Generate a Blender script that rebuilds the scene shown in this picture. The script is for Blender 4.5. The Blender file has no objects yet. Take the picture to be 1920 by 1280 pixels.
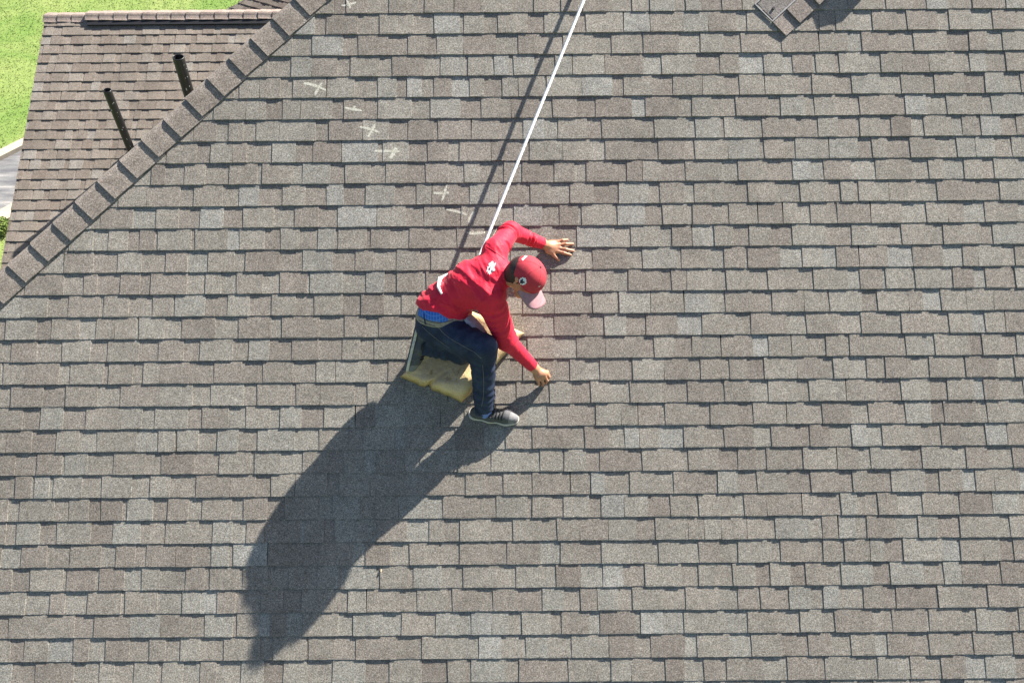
import bpy, math, random
import numpy as np
from mathutils import Vector, Matrix, noise as mnoise
from mathutils.bvhtree import BVHTree

scene = bpy.context.scene
COL = scene.collection

# ------------------------------------------------------------------ camera
FPX = 1333.0                      # focal length in photograph pixels (1920 wide)
PITCH = math.radians(54.0)        # camera looks this far below the horizon
ROLL = math.radians(0.45)
SLOPE = math.radians(32.0)        # pitch of the main roof
DIST = 4.553                      # camera to roof along the optical axis
O = np.array([0.0, 0.0, 7.5])     # point of the main roof on the optical axis
Fv = np.array([0, math.cos(PITCH), -math.sin(PITCH)])
R0 = np.array([1.0, 0, 0]); U0 = np.array([0, math.sin(PITCH), math.cos(PITCH)])
Rv = R0*math.cos(ROLL) - U0*math.sin(ROLL)
Uv = U0*math.cos(ROLL) + R0*math.sin(ROLL)
CAM = O - DIST*Fv
cd = bpy.data.cameras.new('camera'); cam = bpy.data.objects.new('camera', cd); COL.objects.link(cam)
cd.sensor_width = 36; cd.lens = 36*FPX/1920; cd.clip_end = 500; cd.clip_start = 0.05
cam.matrix_world = Matrix(((Rv[0], Uv[0], -Fv[0], CAM[0]), (Rv[1], Uv[1], -Fv[1], CAM[1]),
                           (Rv[2], Uv[2], -Fv[2], CAM[2]), (0, 0, 0, 1)))
scene.camera = cam

# ------------------------------------------------------------------ light
VV = np.array([0, math.cos(SLOPE), math.sin(SLOPE)])     # up the main roof
NN = np.array([0, -math.sin(SLOPE), math.cos(SLOPE)])    # out of the main roof
SUN_UVN = np.array([0.74*3.45, 3.45, 1.0])               # direction to the sun, roof frame
S = SUN_UVN[0]*R0 + SUN_UVN[1]*VV + SUN_UVN[2]*NN
S = S/np.linalg.norm(S)
elev = math.asin(S[2]); azim = math.atan2(S[0], S[1])
world = bpy.data.worlds.new('World'); scene.world = world; world.use_nodes = True
nt = world.node_tree
sky = nt.nodes.new('ShaderNodeTexSky'); sky.sky_type = 'NISHITA'; sky.sun_disc = False
sky.sun_elevation = elev; sky.sun_rotation = azim
sky.air_density = 1.0; sky.dust_density = 1.5
bg = nt.nodes['Background']; bg.inputs['Strength'].default_value = 0.056
nt.links.new(sky.outputs[0], bg.inputs['Color'])
sd = bpy.data.lights.new('sun', 'SUN'); sd.energy = 5.0; sd.angle = math.radians(0.6); sd.color = (1.0, 0.94, 0.85)
sun = bpy.data.objects.new('sun', sd); COL.objects.link(sun)
sun.rotation_euler = Vector(S).to_track_quat('Z', 'Y').to_euler(); sun.location = (6, 6, 14)
scene.view_settings.view_transform = 'Standard'; scene.view_settings.look = 'None'
scene.view_settings.exposure = 1.64; scene.view_settings.gamma = 1.0
scene.view_settings.use_curve_mapping = False

# ------------------------------------------------------------------ helpers
def ray(px, py):
    return Fv + (px-960)/FPX*Rv + (640-py)/FPX*Uv
def L(px, py, h=0.0):
    """point seen at a photograph pixel, h metres out of the main roof, in roof frame (u, v, n)"""
    d = ray(px, py); t = (h - (CAM-O) @ NN)/(d @ NN)
    q = CAM + t*d - O
    return np.array([q[0], q @ VV, q @ NN])
def to_world(p):
    p = np.asarray(p); return O + p[..., 0:1]*R0 + p[..., 1:2]*VV + p[..., 2:3]*NN
def project(w):
    q = np.asarray(w)-CAM; z = q @ Fv
    return np.stack([960+FPX*(q @ Rv)/z, 640-FPX*(q @ Uv)/z, z], -1)
def plane_pt(px, py, p0, n):
    d = ray(px, py); t = ((p0-CAM) @ n)/(d @ n); return CAM+t*d
def tag(o, label=None, cat=None, group=None, kind=None):
    if label: o['label'] = label
    if cat: o['category'] = cat
    if group: o['group'] = group
    if kind: o['kind'] = kind
    return o
def empty(name, loc=(0, 0, 0)):
    o = bpy.data.objects.new(name, None); COL.objects.link(o); o.location = loc; o.empty_display_size = .2; return o
def mesh_obj(name, verts, faces, mat=None, parent=None, cols=None, smooth=False):
    me = bpy.data.meshes.new(name)
    me.from_pydata([tuple(map(float, v)) for v in verts], [], [tuple(int(i) for i in f) for f in faces])
    if cols is not None:
        a = me.color_attributes.new('tone', 'FLOAT_COLOR', 'POINT')
        c = np.ones((len(verts), 4), np.float32); c[:, :3] = cols
        a.data.foreach_set('color', c.ravel())
    if smooth: me.polygons.foreach_set('use_smooth', [True]*len(me.polygons))
    if mat: me.materials.append(mat)
    me.update()
    o = bpy.data.objects.new(name, me); COL.objects.link(o)
    if parent: o.parent = parent
    return o
def frame_matrix(x, y, z, o):
    return Matrix(((x[0], y[0], z[0], o[0]), (x[1], y[1], z[1], o[1]), (x[2], y[2], z[2], o[2]), (0, 0, 0, 1)))
ROOF_M = frame_matrix(R0, VV, NN, O)
def unit(v):
    v = np.asarray(v, float); return v/np.linalg.norm(v)
def box_vf(x0, x1, y0, y1, z0, z1):
    v = [(x, y, z) for z in (z0, z1) for y in (y0, y1) for x in (x0, x1)]
    f = [(0, 2, 3, 1), (4, 5, 7, 6), (0, 1, 5, 4), (2, 6, 7, 3), (0, 4, 6, 2), (1, 3, 7, 5)]
    return v, f
def tube_vf(pts, r, n=8, caps=True):
    pts = [np.asarray(p, float) for p in pts]; V = []; Fc = []
    rr = r if hasattr(r, '__len__') else [r]*len(pts)
    t0 = unit(pts[1]-pts[0]); a = np.array([0, 0, 1.0]) if abs(t0[2]) < .9 else np.array([1.0, 0, 0])
    s = unit(np.cross(t0, a))
    for i, p in enumerate(pts):
        t = unit(pts[min(i+1, len(pts)-1)]-pts[max(i-1, 0)])
        s = unit(s - t*(s @ t)); b = np.cross(t, s)
        for k in range(n):
            w = 2*math.pi*k/n; V.append(p + rr[i]*(math.cos(w)*s+math.sin(w)*b))
    for i in range(len(pts)-1):
        for k in range(n):
            Fc.append((i*n+k, i*n+(k+1) % n, (i+1)*n+(k+1) % n, (i+1)*n+k))
    if caps:
        Fc.append(tuple(range(n-1, -1, -1))); Fc.append(tuple((len(pts)-1)*n+k for k in range(n)))
    return V, Fc
def spline(pts, per=10):
    pts = [np.asarray(p, float) for p in pts]; out = []
    P = [2*pts[0]-pts[1]]+pts+[2*pts[-1]-pts[-2]]
    for i in range(1, len(P)-2):
        for k in range(per):
            t = k/per; a, b, c, d = P[i-1], P[i], P[i+1], P[i+2]
            out.append(.5*((2*b)+(-a+c)*t+(2*a-5*b+4*c-d)*t*t+(-a+3*b-3*c+d)*t**3))
    out.append(pts[-1]); return out

# ------------------------------------------------------------------ materials
def new_mat(name):
    m = bpy.data.materials.new(name); m.use_nodes = True
    n = m.node_tree; return m, n, n.nodes['Principled BSDF']
def nd(n, t, **kw):
    x = n.nodes.new(t)
    for k, v in kw.items():
        if hasattr(x, k): setattr(x, k, v)
        else: x.inputs[k].default_value = v
    return x
def mixc(n, fac, a, b, mode='MIX'):
    x = n.nodes.new('ShaderNodeMix'); x.data_type = 'RGBA'; x.blend_type = mode
    for s, v in ((x.inputs[0], fac), (x.inputs[6], a), (x.inputs[7], b)):
        if hasattr(v, 'is_linked'): n.links.new(v, s)
        elif isinstance(v, (int, float)): s.default_value = v
        else: s.default_value = (*v, 1)
    return x.outputs[2]
def ramp(n, fac, stops):
    x = n.nodes.new('ShaderNodeValToRGB'); n.links.new(fac, x.inputs[0])
    while len(x.color_ramp.elements) < len(stops): x.color_ramp.elements.new(.5)
    for e, (p, c) in zip(x.color_ramp.elements, stops):
        e.position = p; e.color = (*c, 1) if hasattr(c, '__len__') else (c, c, c, 1)
    return x.outputs[0]
def noise_tex(n, scale, detail=2, rough=.5, vec=None, dist=0):
    x = nd(n, 'ShaderNodeTexNoise'); x.inputs['Scale'].default_value = scale
    x.inputs['Detail'].default_value = detail; x.inputs['Roughness'].default_value = rough; x.inputs['Distortion'].default_value = dist
    if vec is not None: n.links.new(vec, x.inputs['Vector'])
    return x
def bump(n, bsdf, h, strength=.3, dist=.01):
    b = nd(n, 'ShaderNodeBump'); b.inputs['Strength'].default_value = strength; b.inputs['Distance'].default_value = dist
    n.links.new(h, b.inputs['Height']); n.links.new(b.outputs[0], bsdf.inputs['Normal'])

def shingle_material():
    m, n, p = new_mat('asphalt_granules')
    geo = nd(n, 'ShaderNodeNewGeometry'); pos = geo.outputs['Position']
    at = nd(n, 'ShaderNodeAttribute'); at.attribute_name = 'tone'
    g1 = noise_tex(n, 125, 2.5, .75, pos); g2 = noise_tex(n, 330, 1, .5, pos)
    big = noise_tex(n, 5, 3, .6, pos); mid = noise_tex(n, 28, 3, .65, pos); hue = noise_tex(n, 240, 1, .5, pos)
    c = mixc(n, 1.0, at.outputs['Color'], ramp(n, g1.outputs[0], [(.3, .38), (.45, .80), (.55, 1.12), (.72, 1.8)]), 'MULTIPLY')
    c = mixc(n, 1.0, c, ramp(n, g2.outputs[0], [(.3, .6), (.7, 1.4)]), 'MULTIPLY')
    c = mixc(n, 1.0, c, ramp(n, mid.outputs[0], [(.3, .86), (.7, 1.13)]), 'MULTIPLY')
    c = mixc(n, 1.0, c, ramp(n, big.outputs[0], [(.28, .86), (.72, 1.11)]), 'MULTIPLY')
    c = mixc(n, 1.0, c, ramp(n, hue.outputs[0], [(.35, (1.10, .98, .88)), (.5, (1, 1, 1)), (.65, (.92, 1.0, 1.07))]), 'MULTIPLY')
    n.links.new(c, p.inputs['Base Color']); p.inputs['Roughness'].default_value = .93
    p.inputs['Specular IOR Level'].default_value = .25
    sp_ = noise_tex(n, 46, 2, .5, pos); wh = noise_tex(n, 1.1, 5, .62, pos)
    p_in = mixc(n, ramp(n, sp_.outputs[0], [(.735, 0), (.77, .55)]), c, (.05, .045, .042))
    p_in = mixc(n, 1.0, p_in, ramp(n, wh.outputs[0], [(.3, .92), (.7, 1.07)]), 'MULTIPLY')
    n.links.new(p_in, p.inputs['Base Color'])
    bump(n, p, g1.outputs[0], .35, .003)
    return m
M_SH = shingle_material()
def simple(name, col, rough=.6, metal=0, nscale=None, namp=.15, bstr=0, bscale=None, spec=.5, bdist=.003):
    m, n, p = new_mat(name)
    p.inputs['Roughness'].default_value = rough; p.inputs['Metallic'].default_value = metal
    p.inputs['Specular IOR Level'].default_value = spec
    if nscale:
        geo = nd(n, 'ShaderNodeNewGeometry'); t = noise_tex(n, nscale, 4, .6, geo.outputs['Position'])
        c = mixc(n, 1.0, col, ramp(n, t.outputs[0], [(.3, 1-namp), (.7, 1+namp)]), 'MULTIPLY')
        n.links.new(c, p.inputs['Base Color'])
        if bstr:
            t2 = noise_tex(n, bscale or nscale, 3, .6, geo.outputs['Position']); bump(n, p, t2.outputs[0], bstr, bdist)
    else: p.inputs['Base Color'].default_value = (*col, 1)
    return m

M_DECK = simple('roof_deck_felt', (.03, .03, .032), .95, nscale=20)
M_WALL = simple('painted_siding', (.55, .5, .43), .8, nscale=6)
M_PIPE = simple('black_pipe_plastic', (.012, .013, .014), .38, nscale=30, namp=.4)
M_METAL = simple('flashing_metal', (.22, .225, .23), .5, 1.0, nscale=40)
M_VENT = simple('ridge_vent_plastic', (.012, .012, .014), .6)
M_ROPE = simple('white_rope', (.80, .80, .80), .75, nscale=120, namp=.1)
M_SKIN = simple('skin', (.46, .215, .125), .5, nscale=60, namp=.14, bstr=.15, bscale=180)
M_HAIR = simple('dark_hair', (.018, .013, .011), .6, nscale=200, namp=.5, bstr=.5, bscale=260)
M_CAP = simple('cap_cotton', (.42, .028, .045), .85, nscale=30, namp=.18, bstr=.2, bscale=500)
M_BRIM = simple('faded_brim', (.32, .17, .19), .85, nscale=40, namp=.15)
M_DARK = simple('dark_print', (.02, .02, .03), .8)
M_WHITE = simple('white_print', (.75, .75, .75), .8, nscale=150, namp=.2)
M_BELT = simple('khaki_canvas', (.26, .23, .18), .85, nscale=60, namp=.2)
M_SOLE = simple('rubber_sole', (.50, .47, .42), .7, nscale=60, namp=.2)
M_SHOE = simple('shoe_fabric', (.062, .064, .070), .7, nscale=70, namp=.35, bstr=.3, bscale=500)
M_TOE = simple('grey_suede', (.16, .16, .165), .75, nscale=70, namp=.25)
M_LACE = simple('black_lace', (.012, .011, .011), .8)
M_SOCK = simple('blue_sock', (.14, .21, .50), .9, nscale=200)
M_STITCH = simple('tan_stitch', (.22, .19, .14), .8)
M_CURB = simple('pale_concrete', (.42, .36, .28), .9, nscale=8, namp=.12)

def cloth_red():
    m, n, p = new_mat('red_jersey')
    geo = nd(n, 'ShaderNodeNewGeometry')
    t = noise_tex(n, 14, 3, .6, geo.outputs['Position']); w = noise_tex(n, 600, 1, .5, geo.outputs['Position'])
    c = mixc(n, 1.0, (.60, .010, .040), ramp(n, t.outputs[0], [(.3, .9), (.7, 1.1)]), 'MULTIPLY')
    n.links.new(c, p.inputs['Base Color']); p.inputs['Roughness'].default_value = .62
    p.inputs['Sheen Weight'].default_value = .08; p.inputs['Specular IOR Level'].default_value = .3
    cr = noise_tex(n, 24, 4, .62, geo.outputs['Position'], .9); ad = nd(n, 'ShaderNodeMath', operation='MULTIPLY_ADD')
    n.links.new(w.outputs[0], ad.inputs[0]); ad.inputs[1].default_value = .06; n.links.new(cr.outputs[0], ad.inputs[2])
    bump(n, p, ad.outputs[0], .45, .012); return m
def denim():
    m, n, p = new_mat('dark_denim')
    geo = nd(n, 'ShaderNodeNewGeometry'); pos = geo.outputs['Position']
    a = noise_tex(n, 9, 4, .65, pos); b = noise_tex(n, 320, 2, .6, pos); c2 = noise_tex(n, 45, 3, .6, pos)
    c = mixc(n, ramp(n, a.outputs[0], [(.42, 0), (.68, 1)]), (.013, .021, .047), (.032, .048, .085))
    c = mixc(n, 1.0, c, ramp(n, b.outputs[0], [(.3, .6), (.7, 1.45)]), 'MULTIPLY')
    c = mixc(n, ramp(n, c2.outputs[0], [(.70, 0), (.80, .35)]), c, (.08, .10, .13))
    n.links.new(c, p.inputs['Base Color']); p.inputs['Roughness'].default_value = .75
    p.inputs['Specular IOR Level'].default_value = .25
    bump(n, p, b.outputs[0], .25, .003); return m
def foam():
    m, n, p = new_mat('yellow_foam')
    geo = nd(n, 'ShaderNodeNewGeometry'); pos = geo.outputs['Position']
    a = noise_tex(n, 10, 4, .6, pos); b = noise_tex(n, 90, 3, .7, pos); d = noise_tex(n, 22, 4, .6, pos, 1.5)
    c = mixc(n, ramp(n, a.outputs[0], [(.35, 0), (.65, 1)]), (.53, .385, .20), (.62, .475, .275))
    c = mixc(n, ramp(n, d.outputs[0], [(.26, .75), (.36, 0)]), c, (.16, .10, .035))
    e = noise_tex(n, 13, 5, .65, pos, .6); msk = noise_tex(n, 6, 1, .5, pos)
    cr_ = ramp(n, e.outputs[0], [(.475, 0), (.495, 1), (.505, 1), (.52, 0)]); mk = ramp(n, msk.outputs[0], [(.48, 0), (.62, .6)])
    cm = nd(n, 'ShaderNodeMath', operation='MULTIPLY'); n.links.new(cr_, cm.inputs[0]); n.links.new(mk, cm.inputs[1])
    c = mixc(n, cm.outputs[0], c, (.17, .10, .035))
    c = mixc(n, 1.0, c, ramp(n, b.outputs[0], [(.3, .88), (.7, 1.1)]), 'MULTIPLY')
    n.links.new(c, p.inputs['Base Color']); p.inputs['Roughness'].default_value = .95
    p.inputs['Specular IOR Level'].default_value = .15
    bump(n, p, b.outputs[0], .5, .006); return m
def plaid():
    m, n, p = new_mat('blue_plaid')
    geo = nd(n, 'ShaderNodeNewGeometry'); s = nd(n, 'ShaderNodeSeparateXYZ'); n.links.new(geo.outputs['Position'], s.inputs[0])
    outs = []
    for ax, sc in (('X', 60), ('Z', 60)):
        w = nd(n, 'ShaderNodeMath', operation='MULTIPLY'); n.links.new(s.outputs[ax], w.inputs[0]); w.inputs[1].default_value = sc
        f = nd(n, 'ShaderNodeMath', operation='FRACT'); n.links.new(w.outputs[0], f.inputs[0])
        outs.append(ramp(n, f.outputs[0], [(.0, 1), (.14, 1), (.18, 0)]))
    c = mixc(n, outs[0], (.025, .13, .46), (.12, .26, .60)); c = mixc(n, outs[1], c, (.10, .24, .58))
    n.links.new(c, p.inputs['Base Color']); p.inputs['Roughness'].default_value = .85; return m
def chalk():
    m, n, p = new_mat('yellow_white_chalk')
    geo = nd(n, 'ShaderNodeNewGeometry'); pos = geo.outputs['Position']
    g = noise_tex(n, 190, 2, .7, pos); at = nd(n, 'ShaderNodeAttribute'); at.attribute_name = 'tone'
    p.inputs['Base Color'].default_value = (.72, .71, .60, 1); p.inputs['Roughness'].default_value = .95
    ad = nd(n, 'ShaderNodeMath', operation='ADD'); n.links.new(g.outputs[0], ad.inputs[0]); n.links.new(at.outputs['Fac'], ad.inputs[1])
    al = ramp(n, ad.outputs[0], [(.58, 0), (1.05, .8)]); n.links.new(al, p.inputs['Alpha']); return m
def grass_mat():
    m, n, p = new_mat('lawn_grass')
    geo = nd(n, 'ShaderNodeNewGeometry'); pos = geo.outputs['Position']
    a = noise_tex(n, .55, 4, .6, pos, .8); b = noise_tex(n, 7, 4, .7, pos)
    c = mixc(n, ramp(n, a.outputs[0], [(.35, 0), (.65, 1)]), (.125, .205, .045), (.215, .265, .085))
    c = mixc(n, 1.0, c, ramp(n, b.outputs[0], [(.3, .8), (.7, 1.2)]), 'MULTIPLY')
    n.links.new(c, p.inputs['Base Color']); p.inputs['Roughness'].default_value = .8
    p.inputs['Specular IOR Level'].default_value = .2; return m
def asphalt():
    m, n, p = new_mat('shadow_streaked_driveway')
    geo = nd(n, 'ShaderNodeNewGeometry'); pos = geo.outputs['Position']
    mp = nd(n, 'ShaderNodeMapping'); n.links.new(pos, mp.inputs[0]); mp.inputs['Rotation'].default_value = (0, 0, math.radians(-35)); mp.inputs['Scale'].default_value = (.5, 3, 1)
    a = noise_tex(n, 1.6, 4, .6, mp.outputs[0]); b = noise_tex(n, 40, 3, .7, pos)
    c = ramp(n, a.outputs[0], [(.38, (.10, .10, .108)), (.55, (.17, .17, .172)), (.72, (.34, .32, .30))])  # grey streaks stand in for shadows lying across the driveway
    c = mixc(n, 1.0, c, ramp(n, b.outputs[0], [(.3, .85), (.7, 1.15)]), 'MULTIPLY')
    n.links.new(c, p.inputs['Base Color']); p.inputs['Roughness'].default_value = .9; return m
M_RED, M_DENIM, M_FOAM, M_PLAID, M_CHALK, M_GRASS, M_ASPH = cloth_red(), denim(), foam(), plaid(), chalk(), grass_mat(), asphalt()

# ------------------------------------------------------------------ shingled slopes
EXPO = 0.1429
TONES = [((.204, .184, .160), 30), ((.213, .195, .169), 28), ((.221, .205, .178), 26), ((.227, .214, .187), 20),
         ((.231, .223, .198), 12), ((.246, .241, .220), 5), ((.192, .171, .149), 9)]
def pick_tone(rng):
    t = rng.choices([a for a, _ in TONES], [b for _, b in TONES])[0]; k = rng.uniform(.93, 1.07)
    return np.array(t)*k
THICK = 1.0
def piece(rng, u0, u1, v0, tab, lim=None, sk=(0, 0)):
    """one shingle tab (raised) or the recessed run between tabs; returns verts, faces in roof frame"""
    T0, T1 = (.0122, .0044) if tab else (.0092, .0002)
    T0 = (T0+rng.uniform(-.0009, .0009))*THICK; T1 *= THICK
    n = max(2, min(7, int((u1-u0)/.026))); vb = v0+EXPO+.02
    dv = rng.uniform(-.0013, .0013); rot = rng.uniform(-.004, .004)
    B, Ft, G, K = [], [], [], []
    vg = v0+.009; Tg = T0+(T1-T0)*.009/(EXPO+.02)
    for i in range(n+1):
        t = i/n; ub = u0+(u1-u0)*t; ut = ub+sk[0]*(1-t)+sk[1]*t; jt = rng.uniform(-.0010, .0010)
        vv = v0+dv+(ub-u0)*rot+jt; ug = ub+(ut-ub)*.05
        if lim: ub = max(ub, lim(vv)); ut = max(ut, lim(vb)); ug = max(ug, lim(vg))
        B.append((ub, vv, -.0005)); Ft.append((ub, vv+.0006, T0+rng.uniform(-.0012, .0006)*THICK)); G.append((ug, vg, Tg)); K.append((ut, vb, T1))
    m = n+1; V = B+Ft+G+[K[0], K[-1], (K[0][0], vb, -.0005), (K[-1][0], vb, -.0005)]; k = 3*m; Fc = []
    for i in range(n):
        Fc.append((i, i+1, m+i+1, m+i)); Fc.append((m+i, m+i+1, 2*m+i+1, 2*m+i))
    Fc.append(tuple(list(range(2*m, 3*m))+[k+1, k]))
    Fc += [(0, m, 2*m, k, k+2), (n, k+3, k+1, 3*m-1, m+n), tuple([k+2, k+3]+list(range(n, -1, -1)))]
    return V, Fc
def lay_courses(rng, r0, r1, phase, umin, umax, lim=None, ulimfun=None):
    out = []
    for r in range(r0, r1):
        v0 = phase+r*EXPO
        u = umin(v0)-rng.uniform(0, .3); tab = rng.random() < .5
        while u < umax:
            if tab:
                w = rng.choice([rng.uniform(.085, .15), rng.uniform(.12, .25), rng.uniform(.15, .22)])
            else:
                w = rng.uniform(.065, .165) if rng.random() > .13 else rng.uniform(.016, .035)
            u1 = u+w; sk = (rng.uniform(-.006, .004), rng.uniform(-.004, .006))
            lo = min(umin(v0), umin(v0+EXPO+.02))
            if u1 > lo:
                a = max(u, lo); b = min(u1, umax)
                if b-a > .006:
                    V, Fc = piece(rng, a, b, v0, tab, lim, sk if tab else (-.008, .008))
                    out.append((V, Fc, pick_tone(rng), (a+b)/2, v0+EXPO/2, b-a))
            u = u1
            if tab and rng.random() < .16:                      # two strips meet: a hairline gap between equal tabs
                u += .004
            else: tab = not tab
    return out
def split_pieces(pieces, parent, toworld, visible, limit=300):
    """largest in view become shingles of their own, the rest one mesh"""
    sc = []
    for i, p in enumerate(pieces):
        w = toworld(np.array([p[3], p[4], 0.0])); q = project(w)
        if 8 < q[0] < 1912 and 8 < q[1] < 1272 and visible(q[0], q[1]):
            sc.append((p[5]*(FPX/q[2])**2, i))
    sc.sort(reverse=True); own = set(i for _, i in sc[:limit])
    V, Fc, Cc = [], [], []
    for i, (v, f, tone, uc, vc, w) in enumerate(pieces):
        if i in own:
            v2 = [(a-uc, b-vc, c) for a, b, c in v]
            o = mesh_obj('shingle', v2, f, M_SH, parent, np.tile(tone, (len(v), 1))); o.location = (uc, vc, 0)
        else:
            k = len(V); V += v; Fc += [tuple(j+k for j in q) for q in f]; Cc += [tone]*len(v)
    o = mesh_obj('shingles', V, Fc, M_SH, parent, np.array(Cc)); o['kind'] = 'stuff'
    print('pieces', len(pieces), 'in view', len(sc))

# ------------------------------------------------------------------ the house with the main slope
house = empty('house', (0, 0, 0))
tag(house, 'house whose big steep grey-brown shingled roof slope fills the picture, with capped diagonal hip', 'house')
H0, H1 = L(512, 36, .05), L(15.5, 499, .05); H0[2] = H1[2] = 0                     # two points of the hip line
hd = unit(H1-H0)                                      # down the hip
def hip_u(v): return H0[0]+(v-H0[1])*hd[0]/hd[1]
VLO, VHI, UHI = -3.45, 3.75, 5.6
vert = [(hip_u(VLO), VLO), (UHI, VLO), (UHI, VHI), (hip_u(VHI), VHI)]
V = [(a, b, -.001) for a, b in vert]+[(a, b, -.03) for a, b in vert]
main = mesh_obj('main_roof', V, [(0, 1, 2, 3), (7, 6, 5, 4), (0, 4, 5, 1), (1, 5, 6, 2), (2, 6, 7, 3), (3, 7, 4, 0)], M_DECK, house)
main.matrix_world = ROOF_M
rng = random.Random(11)
phase = L(1100, 629)[1]
lim = lambda v: hip_u(v)+.02
pcs = lay_courses(rng, -24, 26, phase, lambda v: hip_u(v)+.02, UHI, lim)
def main_visible(x, y):
    if 440 < x < 1075 and 420 < y < 800 and abs(x-890) < 140: return False
    return x > 15.5+(499-y)*496.5/463+45
split_pieces(pcs, main, to_world, main_visible)

# hip caps: folded shingles lapped down the hip
hn = np.array([0, 0, 1.0]); hb = np.cross(hn, hd); hb = hb if hb[0] > 0 else -hb     # hb: into the slope
CAPX = np.linalg.norm(H1-H0)/12.0
def hip_cap(rng):
    Ls = CAPX*1.22; prof = []
    for i in range(13):
        t = i/12
        if t < .62:
            s = t/.62; prof.append((.141*(1-s)+.004*s, .010+.026*s**1.3))
        else:
            s = (t-.62)/.38; prof.append((.004-.075*s, .036-.012*s-.10*s*s))
    V = []; rows = 5; jw = rng.uniform(-.004, .004)
    for j in range(rows):
        a = j/(rows-1); lift = .0155*(1-a)+.0005
        for (b, h) in prof:
            arch = .004*math.sin(math.pi*max(0, min(1, b/.141)))
            V.append((-a*Ls, b+jw+rng.uniform(-.0006, .0006)+.004*a*(1 if b > .05 else 0), h+lift+arch+rng.uniform(-.0008, .0008)))
    n = len(prof); m = len(V)
    V += [(x, b, h-.0075) for x, b, h in V]; Fc = []
    for j in range(rows-1):
        for i in range(n-1):
            q = (j*n+i, j*n+i+1, (j+1)*n+i+1, (j+1)*n+i); Fc.append(q[::-1]); Fc.append(tuple(m+k for k in q))
    for i in range(n-1): Fc.append((i, i+1, m+i+1, m+i))
    for j in range(rows-1):
        Fc.append((j*n, m+j*n, m+(j+1)*n, (j+1)*n)); Fc.append((j*n+n-1, (j+1)*n+n-1, m+(j+1)*n+n-1, m+j*n+n-1))
    return V, Fc
HMAT = Matrix(((hd[0], hb[0], 0, 0), (hd[1], hb[1], 0, 0), (0, 0, 1, 0), (0, 0, 0, 1)))
for i in range(-12, 41):
    v, f = hip_cap(rng); P = H0+hd*CAPX*i
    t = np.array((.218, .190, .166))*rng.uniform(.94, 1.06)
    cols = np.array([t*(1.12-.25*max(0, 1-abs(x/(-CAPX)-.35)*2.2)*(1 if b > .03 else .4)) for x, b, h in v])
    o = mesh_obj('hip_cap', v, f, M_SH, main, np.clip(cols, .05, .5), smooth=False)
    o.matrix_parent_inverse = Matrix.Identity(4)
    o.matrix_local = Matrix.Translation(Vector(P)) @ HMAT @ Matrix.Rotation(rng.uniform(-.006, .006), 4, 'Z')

# steep slope beyond the hip and the walls below
hw0, hw1 = to_world(H0-hd*2.4), to_world(H1+hd*5.6)
hplan = unit([hw1[0]-hw0[0], hw1[1]-hw0[1], 0]); outp = np.array([hplan[1], -hplan[0], 0]); outp = outp if outp[0] < 0 else -outp
drop = 2.2*(outp*.5+np.array([0, 0, -.866]))
a, b = hw0+np.array([0, 0, -.012]), hw1+np.array([0, 0, -.012])
q = [a, b, b+drop, a+drop]; V = [tuple(x) for x in q]+[tuple(x+np.array([.02, -.03, -.03])) for x in q]
mesh_obj('side_roof', V, [(3, 2, 1, 0), (4, 5, 6, 7), (0, 1, 5, 4), (2, 3, 7, 6), (1, 2, 6, 5), (3, 0, 4, 7)], M_SH, house, np.tile((.22, .19, .17), (8, 1)))
zlow = to_world(np.array([0, VLO+.35, -.05]))
v, f = box_vf(-3.0, UHI-.3, zlow[1], zlow[1]+.2, 0, zlow[2]); mesh_obj('wall', v, f, M_WALL, house)
v, f = box_vf(UHI-.5, UHI-.3, zlow[1]+.2, 3.0, 0, zlow[2]); mesh_obj('wall', v, f, M_WALL, house)

# chalk crosses on the slope
def roof_height(tree, u, v):
    hit = tree.ray_cast(Vector((u, v, .5)), Vector((0, 0, -1)))
    return hit[0].z if hit[0] else .006
AV, AF = [], []
for p in pcs:
    k = len(AV); AV += [Vector(x) for x in p[0]]; AF += [tuple(j+k for j in q) for q in p[1]]
roof_tree = BVHTree.FromPolygons(AV, AF)
CHALK = [[((640, 12), (669, 6), 1), ((649, 0), (658, 19), 1)], [((569, 157), (612, 171), 1.2), ((605, 156), (591, 181), 1)],
         [((646, 203), (680, 209), 1), ((668, 199), (663, 211), .8)], [((674, 239), (713, 250), 1), ((704, 233), (690, 259), 1.1)],
         [((702, 284), (751, 285), 1.1), ((744, 277), (732, 299), 1.8)], [((812, 362), (843, 362), 1.1), ((838, 347), (829, 378), 1)],
         [((836, 393), (877, 404), 1), ((890, 397), (879, 419), 1.6)], [((875, 437), (910, 436), 1.2), ((932, 428), (919, 454), 1.2)]]
for strokes in CHALK:
    V, Fc, Cc = [], [], []
    for (p, q, wd) in strokes:
        a, b = L(*p), L(*q); d = unit(b-a); s = np.array([-d[1], d[0], 0]); ln = np.linalg.norm(b-a); n = max(8, int(ln/.006))
        bend = rng.uniform(-.008, .008)
        for i in range(n+1):
            t = i/n; c = a+(b-a)*t+s*bend*math.sin(math.pi*t); w = .012*wd*(.75+.5*math.sin(math.pi*t))*rng.uniform(.8, 1.2)
            for jx, j in enumerate((-1, -.35, .35, 1)):
                x = c+s*j*w; V.append((x[0], x[1], roof_height(roof_tree, x[0], x[1])+.0009))
                e = .36 if abs(j) < .5 else -.12
                Cc.append([e-(.25 if i in (0, n) else 0)]*3)
            if i:
                k = len(V)-8
                for j in range(3): Fc.append((k+j, k+j+1, k+j+5, k+j+4))
    mesh_obj('chalk_mark', V, Fc, M_CHALK, main, np.array(Cc))

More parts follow.
